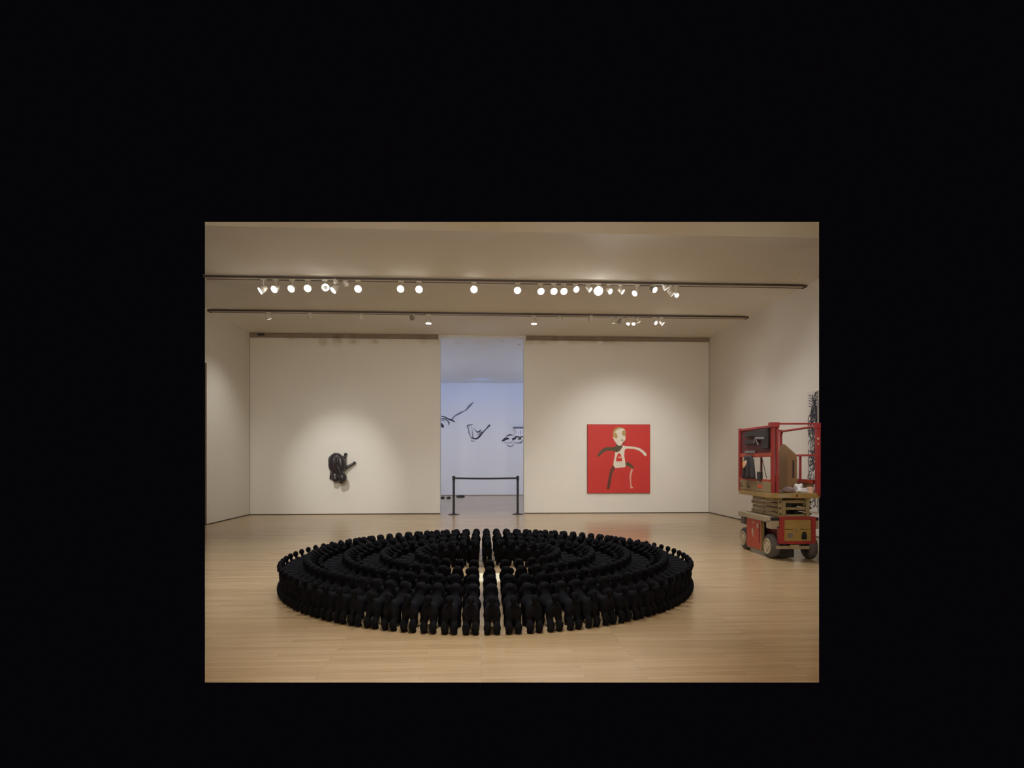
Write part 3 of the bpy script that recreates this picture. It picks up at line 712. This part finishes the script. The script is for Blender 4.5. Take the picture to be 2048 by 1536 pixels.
# scissor stack
for s, x0 in enumerate((.135, .56)):
    for k in range(4):
        z0 = .655+k*.072
        part('scissor_arm', lambda bm: (box(bm, x0, x0+.05, .03+.02*(k % 2), 1.02-.05*(k % 2), z0, z0+.058, .006), cyl(bm, (x0-.012, .10+.06*(k % 2), z0+.03), (x0+.062, .10+.06*(k % 2), z0+.03), .02, seg=12), cyl(bm, (x0-.012, .55, z0+.03), (x0+.062, .55, z0+.03), .024, seg=12)), 'lbeige')
def f(bm):
    box(bm, .184, .56, .05, .09, .865, .915, .005); box(bm, .184, .56, .05, .09, .760, .80, .005); box(bm, .184, .56, .05, .09, .655, .69, .005)
    box(bm, .20, .255, .03, .06, .68, .90, .004)
part('cross_tube', f, 'lbeige')
part('lift_cylinder', lambda bm: (cyl(bm, (.34, .12, .83), (.34, .95, .72), .035), cyl(bm, (.46, .12, .72), (.46, .95, .84), .030), box(bm, .19, .555, .30, .34, .66, .93)), 'black')
def f(bm):
    for x in (.135, .60):
        for z in (.70, .79, .88): cyl(bm, (x-.0+.025, .012, z), (x+.025, .03, z), .016, seg=10)
part('pin', f, 'black')
for q in (.132, .556): part('end_plate', lambda bm: box(bm, q, q+.058, .016, .028, .655, .94), 'lbeige')
# platform
def f(bm):
    box(bm, 0, LW, -.05, LL-.03, .943, 1.02, .006)
part('platform_deck', f, 'lyellow')
part('deck_lip', lambda bm: (box(bm, .10, .30, -.056, -.05, .955, 1.005), ), 'lgrey')
part('deck_hole', lambda bm: (box(bm, .375, .395, -.056, -.05, .965, 1.0), ), 'black')
tb = part('toe_board', lambda bm: (box(bm, 0, .02, .0, LL-.03, 1.03, 1.19, .004), box(bm, .0, LW, LL-.05, LL-.03, 1.03, 1.19, .004), box(bm, LW-.02, LW, .15, LL-.03, 1.03, 1.16, .004)), 'lbeige')
def f(bm):
    for y in (1.10, .80): tube(bm, [(-.004, y, 1.14), (-.018, y, 1.13), (-.018, y, 1.075), (-.018, y-.05, 1.075), (-.004, y-.05, 1.10)], .006, 6)
part('tie_hook', f, 'cardd', tb)
part('warning_label', lambda bm: box(bm, -.003, 0, .28, .45, 1.08, 1.14), 'sticker', tb, 'orange warning label')
part('lower_trim', lambda bm: (box(bm, .001, .03, .04, LL-.04, 1.19, 1.225, .004), box(bm, .55, LW, LL-.05, LL-.03, 1.16, 1.26), box(bm, LW-.03, LW, .1, LL, 1.16, 1.22)), 'lorange')
# guard rails
rr = .020
def bar(bm, a, b, w=.02): 
    a = Vector(a); b = Vector(b); box(bm, min(a.x, b.x)-w, max(a.x, b.x)+w, min(a.y, b.y)-w, max(a.y, b.y)+w, min(a.z, b.z)-w, max(a.z, b.z)+w, .006)
x0, x1, y0, y1 = .02, LW-.02, -.02, LL-.05
def f(bm): bar(bm, (x0, y1, 1.02), (x0, y1, 2.04), .028)
part('corner_post', f, 'lred')
def f(bm): bar(bm, (x1, y1, 1.02), (x1, y1, 2.03), .02)
part('corner_post', f, 'lred')
def f(bm): bar(bm, (x0+.02, y0+.02, 1.0), (x0+.02, y0+.02, 2.04), .026); bar(bm, (x0+.085, y0+.02, 1.02), (x0+.085, y0+.02, 2.03), .02)
part('corner_post', f, 'lred')
def f(bm): bar(bm, (x1-.0, y0, 1.0), (x1-.0, y0, 2.06), .030)
part('corner_post', f, 'lred')
part('side_rail', lambda bm: bar(bm, (x0, y0, 2.04), (x0, y1, 2.04), .018), 'lred')
part('side_rail', lambda bm: box(bm, x0-.02, x0+.03, y0, y1, 1.57, 1.635, .01), 'lorange', label='wide orange middle rail')
part('side_rail', lambda bm: (tube(bm, [(x1, y1, 1.95), (x1, y1-.06, 2.02), (x1, y0+.10, 2.04), (x1, y0, 1.98)], .019)), 'lred')
part('side_rail', lambda bm: bar(bm, (x1, y0, 1.60), (x1, y1, 1.60), .017), 'lred')
part('end_rail', lambda bm: (bar(bm, (x0, y0-.02, 2.075), (x1, y0-.02, 2.075), .013)), 'lred')
part('end_rail', lambda bm: (bar(bm, (x0, y1, 2.035), (x1, y1, 2.035), .015), bar(bm, (x0, y1, 1.60), (x0+.02, y1, 1.60), .015)), 'lred')
part('baluster', lambda bm: bar(bm, (x0, .36, 1.2), (x0, .36, 1.6), .014), 'ldark')
part('baluster', lambda bm: bar(bm, (x1, .52, 1.2), (x1, .52, 1.6), .016), 'lred')
part('rail_knuckle', lambda bm: box(bm, x0-.03, x0+.10, y0-.04, y0+.07, 2.02, 2.10, .01), 'lred')
part('rail_knuckle', lambda bm: box(bm, x1-.04, x1+.03, y0-.04, y0+.05, 2.0, 2.09, .01), 'lred')
# panel with controls between the top and middle rails on the left side
cp = part('side_panel', lambda bm: (box(bm, x0-.004, x0+.012, .04, y1, 1.62, 2.02, .003), ), 'ldark', label='dark red panel between the rails')
def f(bm):
    box(bm, x0-.05, x0-.004, .45, .92, 1.905, 1.985, .008); box(bm, x0-.05, x0-.004, .50, .92, 1.785, 1.855, .008); box(bm, x0-.055, x0-.004, .06, .50, 1.865, 2.005, .01); box(bm, x0-.05, x0-.004, .06, .26, 1.70, 1.87, .01)
part('control_box', f, 'black', cp, 'black control boxes')
part('bracket', lambda bm: (tube(bm, [(x0-.05, .50, 1.80), (x0-.06, .42, 1.87), (x0-.06, .12, 1.86)], .018), tube(bm, [(x0-.05, .42, 1.86), (x0-.05, .34, 1.76)], .02), box(bm, x0-.03, x0-.004, .55, .95, 1.635, 1.68, .01)), 'grey', cp)
part('strap', lambda bm: tube(bm, [(x0-.02, .30, 1.58), (x0-.02, .12, 1.24)], .005, 6), 'black')
part('tool_pouch', lambda bm: box(bm, x0-.05, x0+.0, .30, .42, 1.20, 1.34, .012), 'black')
part('gate_latch', lambda bm: (cyl(bm, (x1-.01, y0-.034, 1.85), (x1-.01, y0-.03, 1.85), .018, seg=14), cyl(bm, (x1-.005, y0-.034, 1.77), (x1-.005, y0-.03, 1.77), .012, seg=12)), 'hub')

def lw(x, y, z):  # lift-local point in the room
    v = Vector((x, y, z)); v.rotate(Matrix.Rotation(LZ, 3, 'Z')); return v+LO
# brown board box on the deck
bb = thing('board_box', 'tall brown board box with rounded top standing on the lift platform', 'box', lw(.41, .30, 1.02), LZ)
bm = bmesh.new()
prof = [(0, 0), (0, .66), (.03, .72), (.09, .755), (.17, .76), (.24, .745), (.285, .70), (.30, .64), (.30, 0)]
prism(bm, prof, lambda u, v, d: (d, u, v-(d*.9 if v > .5 else 0)), 0, .15); obj('carton', bm, M['card'], bb)
bm = bmesh.new(); box(bm, .075, .105, -.002, .001, .22, .50); obj('slot', bm, M['cardd'], bb)
def crumple(name, label, cat, loc, size, mat, seed, grp=None):
    rn = random.Random(seed); bm = bmesh.new(); bmesh.ops.create_icosphere(bm, subdivisions=3, radius=1)
    ks = [(Vector((rn.uniform(-1, 1), rn.uniform(-1, 1), rn.uniform(-1, 1))).normalized(), rn.uniform(3, 7), rn.uniform(0, 6)) for _ in range(7)]
    for v in bm.verts:
        s = 1+sum(.07*math.sin(k.dot(v.co)*fq+ph) for k, fq, ph in ks); v.co *= s
        v.co = Vector((v.co.x*size[0], v.co.y*size[1], max(v.co.z, -.75)*size[2]))
    zmin = min(v.co.z for v in bm.verts)
    for v in bm.verts: v.co.z -= zmin
    return tag(obj(name, bm, M[mat], loc=loc, smooth=False), label, cat, grp)
crumple('rag', 'crumpled bright white rag on the lift platform, right of the brown box', 'rag', lw(.50, .12, 1.02), (.065, .06, .085), 'rag', 1, 'rags on the lift')
crumple('rag', 'greyish rag in front of the brown box on the lift platform', 'rag', lw(.33, .10, 1.02), (.09, .07, .05), 'ragm', 2, 'rags on the lift')
crumple('rag', 'low pale rag at the left front edge of the lift platform', 'rag', lw(.16, .06, 1.02), (.06, .05, .025), 'ragm', 5, 'rags on the lift')
crumple('rag', 'pale heap of rag near the middle of the lift platform edge', 'rag', lw(.49, .0, 1.02), (.08, .04, .045), 'rag', 9, 'rags on the lift')
bm = bmesh.new(); cyl(bm, (0, 0, 0), (0, 0, .09), .045, .05, 20)
tag(obj('paint_tin', bm, M['patch2'], loc=lw(.64, .06, 1.02)), 'small pinkish tin at the right front edge of the lift platform', 'tin')
# hanging jacket
jk = thing('hanging_jacket', 'dark grey jacket hanging from the middle rail of the lift', 'jacket', lw(-.005, .74, 1.60), LZ)
bm = bmesh.new(); n = 20
fr_ = []; bk_ = []
for i in range(n+1):
    u = i/n; row = []; rb = []
    for j in range(11):
        v = j/10; wd = .15+.10*v**.7 if v > .1 else .14
        y = -wd+2*wd*u; dx = -.035-.018*math.sin(u*17)*(.4+v)-.02*math.sin(math.pi*u)
        row.append(bm.verts.new((dx, y, -.38*v))); rb.append(bm.verts.new((-.008, y, -.38*v)))
    fr_.append(row); bk_.append(rb)
for i in range(n):
    for j in range(10):
        bm.faces.new((fr_[i][j], fr_[i+1][j], fr_[i+1][j+1], fr_[i][j+1])); bm.faces.new((bk_[i][j], bk_[i][j+1], bk_[i+1][j+1], bk_[i+1][j]))
    bm.faces.new((fr_[i][0], bk_[i][0], bk_[i+1][0], fr_[i+1][0])); bm.faces.new((fr_[i][10], fr_[i+1][10], bk_[i+1][10], bk_[i][10]))
for j in range(10):
    bm.faces.new((fr_[0][j], fr_[0][j+1], bk_[0][j+1], bk_[0][j])); bm.faces.new((fr_[n][j], bk_[n][j], bk_[n][j+1], fr_[n][j+1]))
obj('cloth', bm, M['jacket'], jk, smooth=True)
def fj(u, v, d): return (-.064-d, u-.02, v)
bm = bmesh.new(); prism(bm, [(.16, -.09), (.07, -.09), (.07, -.18), (.12, -.21), (.16, -.16)], fj, 0, .004, 0); prism(bm, [(.07, -.08), (-.02, -.09), (.0, -.13), (.07, -.19)], fj, 0, .004, 1)
obj('patch', bm, [M['patch'], M['patch2']], jk)
bm = bmesh.new(); cyl(bm, (-.05, .03, -.09), (-.03, .03, -.0), .008, seg=8); obj('cord', bm, M['rag'], jk)

# ------------------------------------------------------------------ view settings
S.view_settings.view_transform = 'Standard'; S.view_settings.look = 'None'
S.view_settings.gamma = 1; S.view_settings.use_curve_mapping = False
S.view_settings.exposure = 0.46
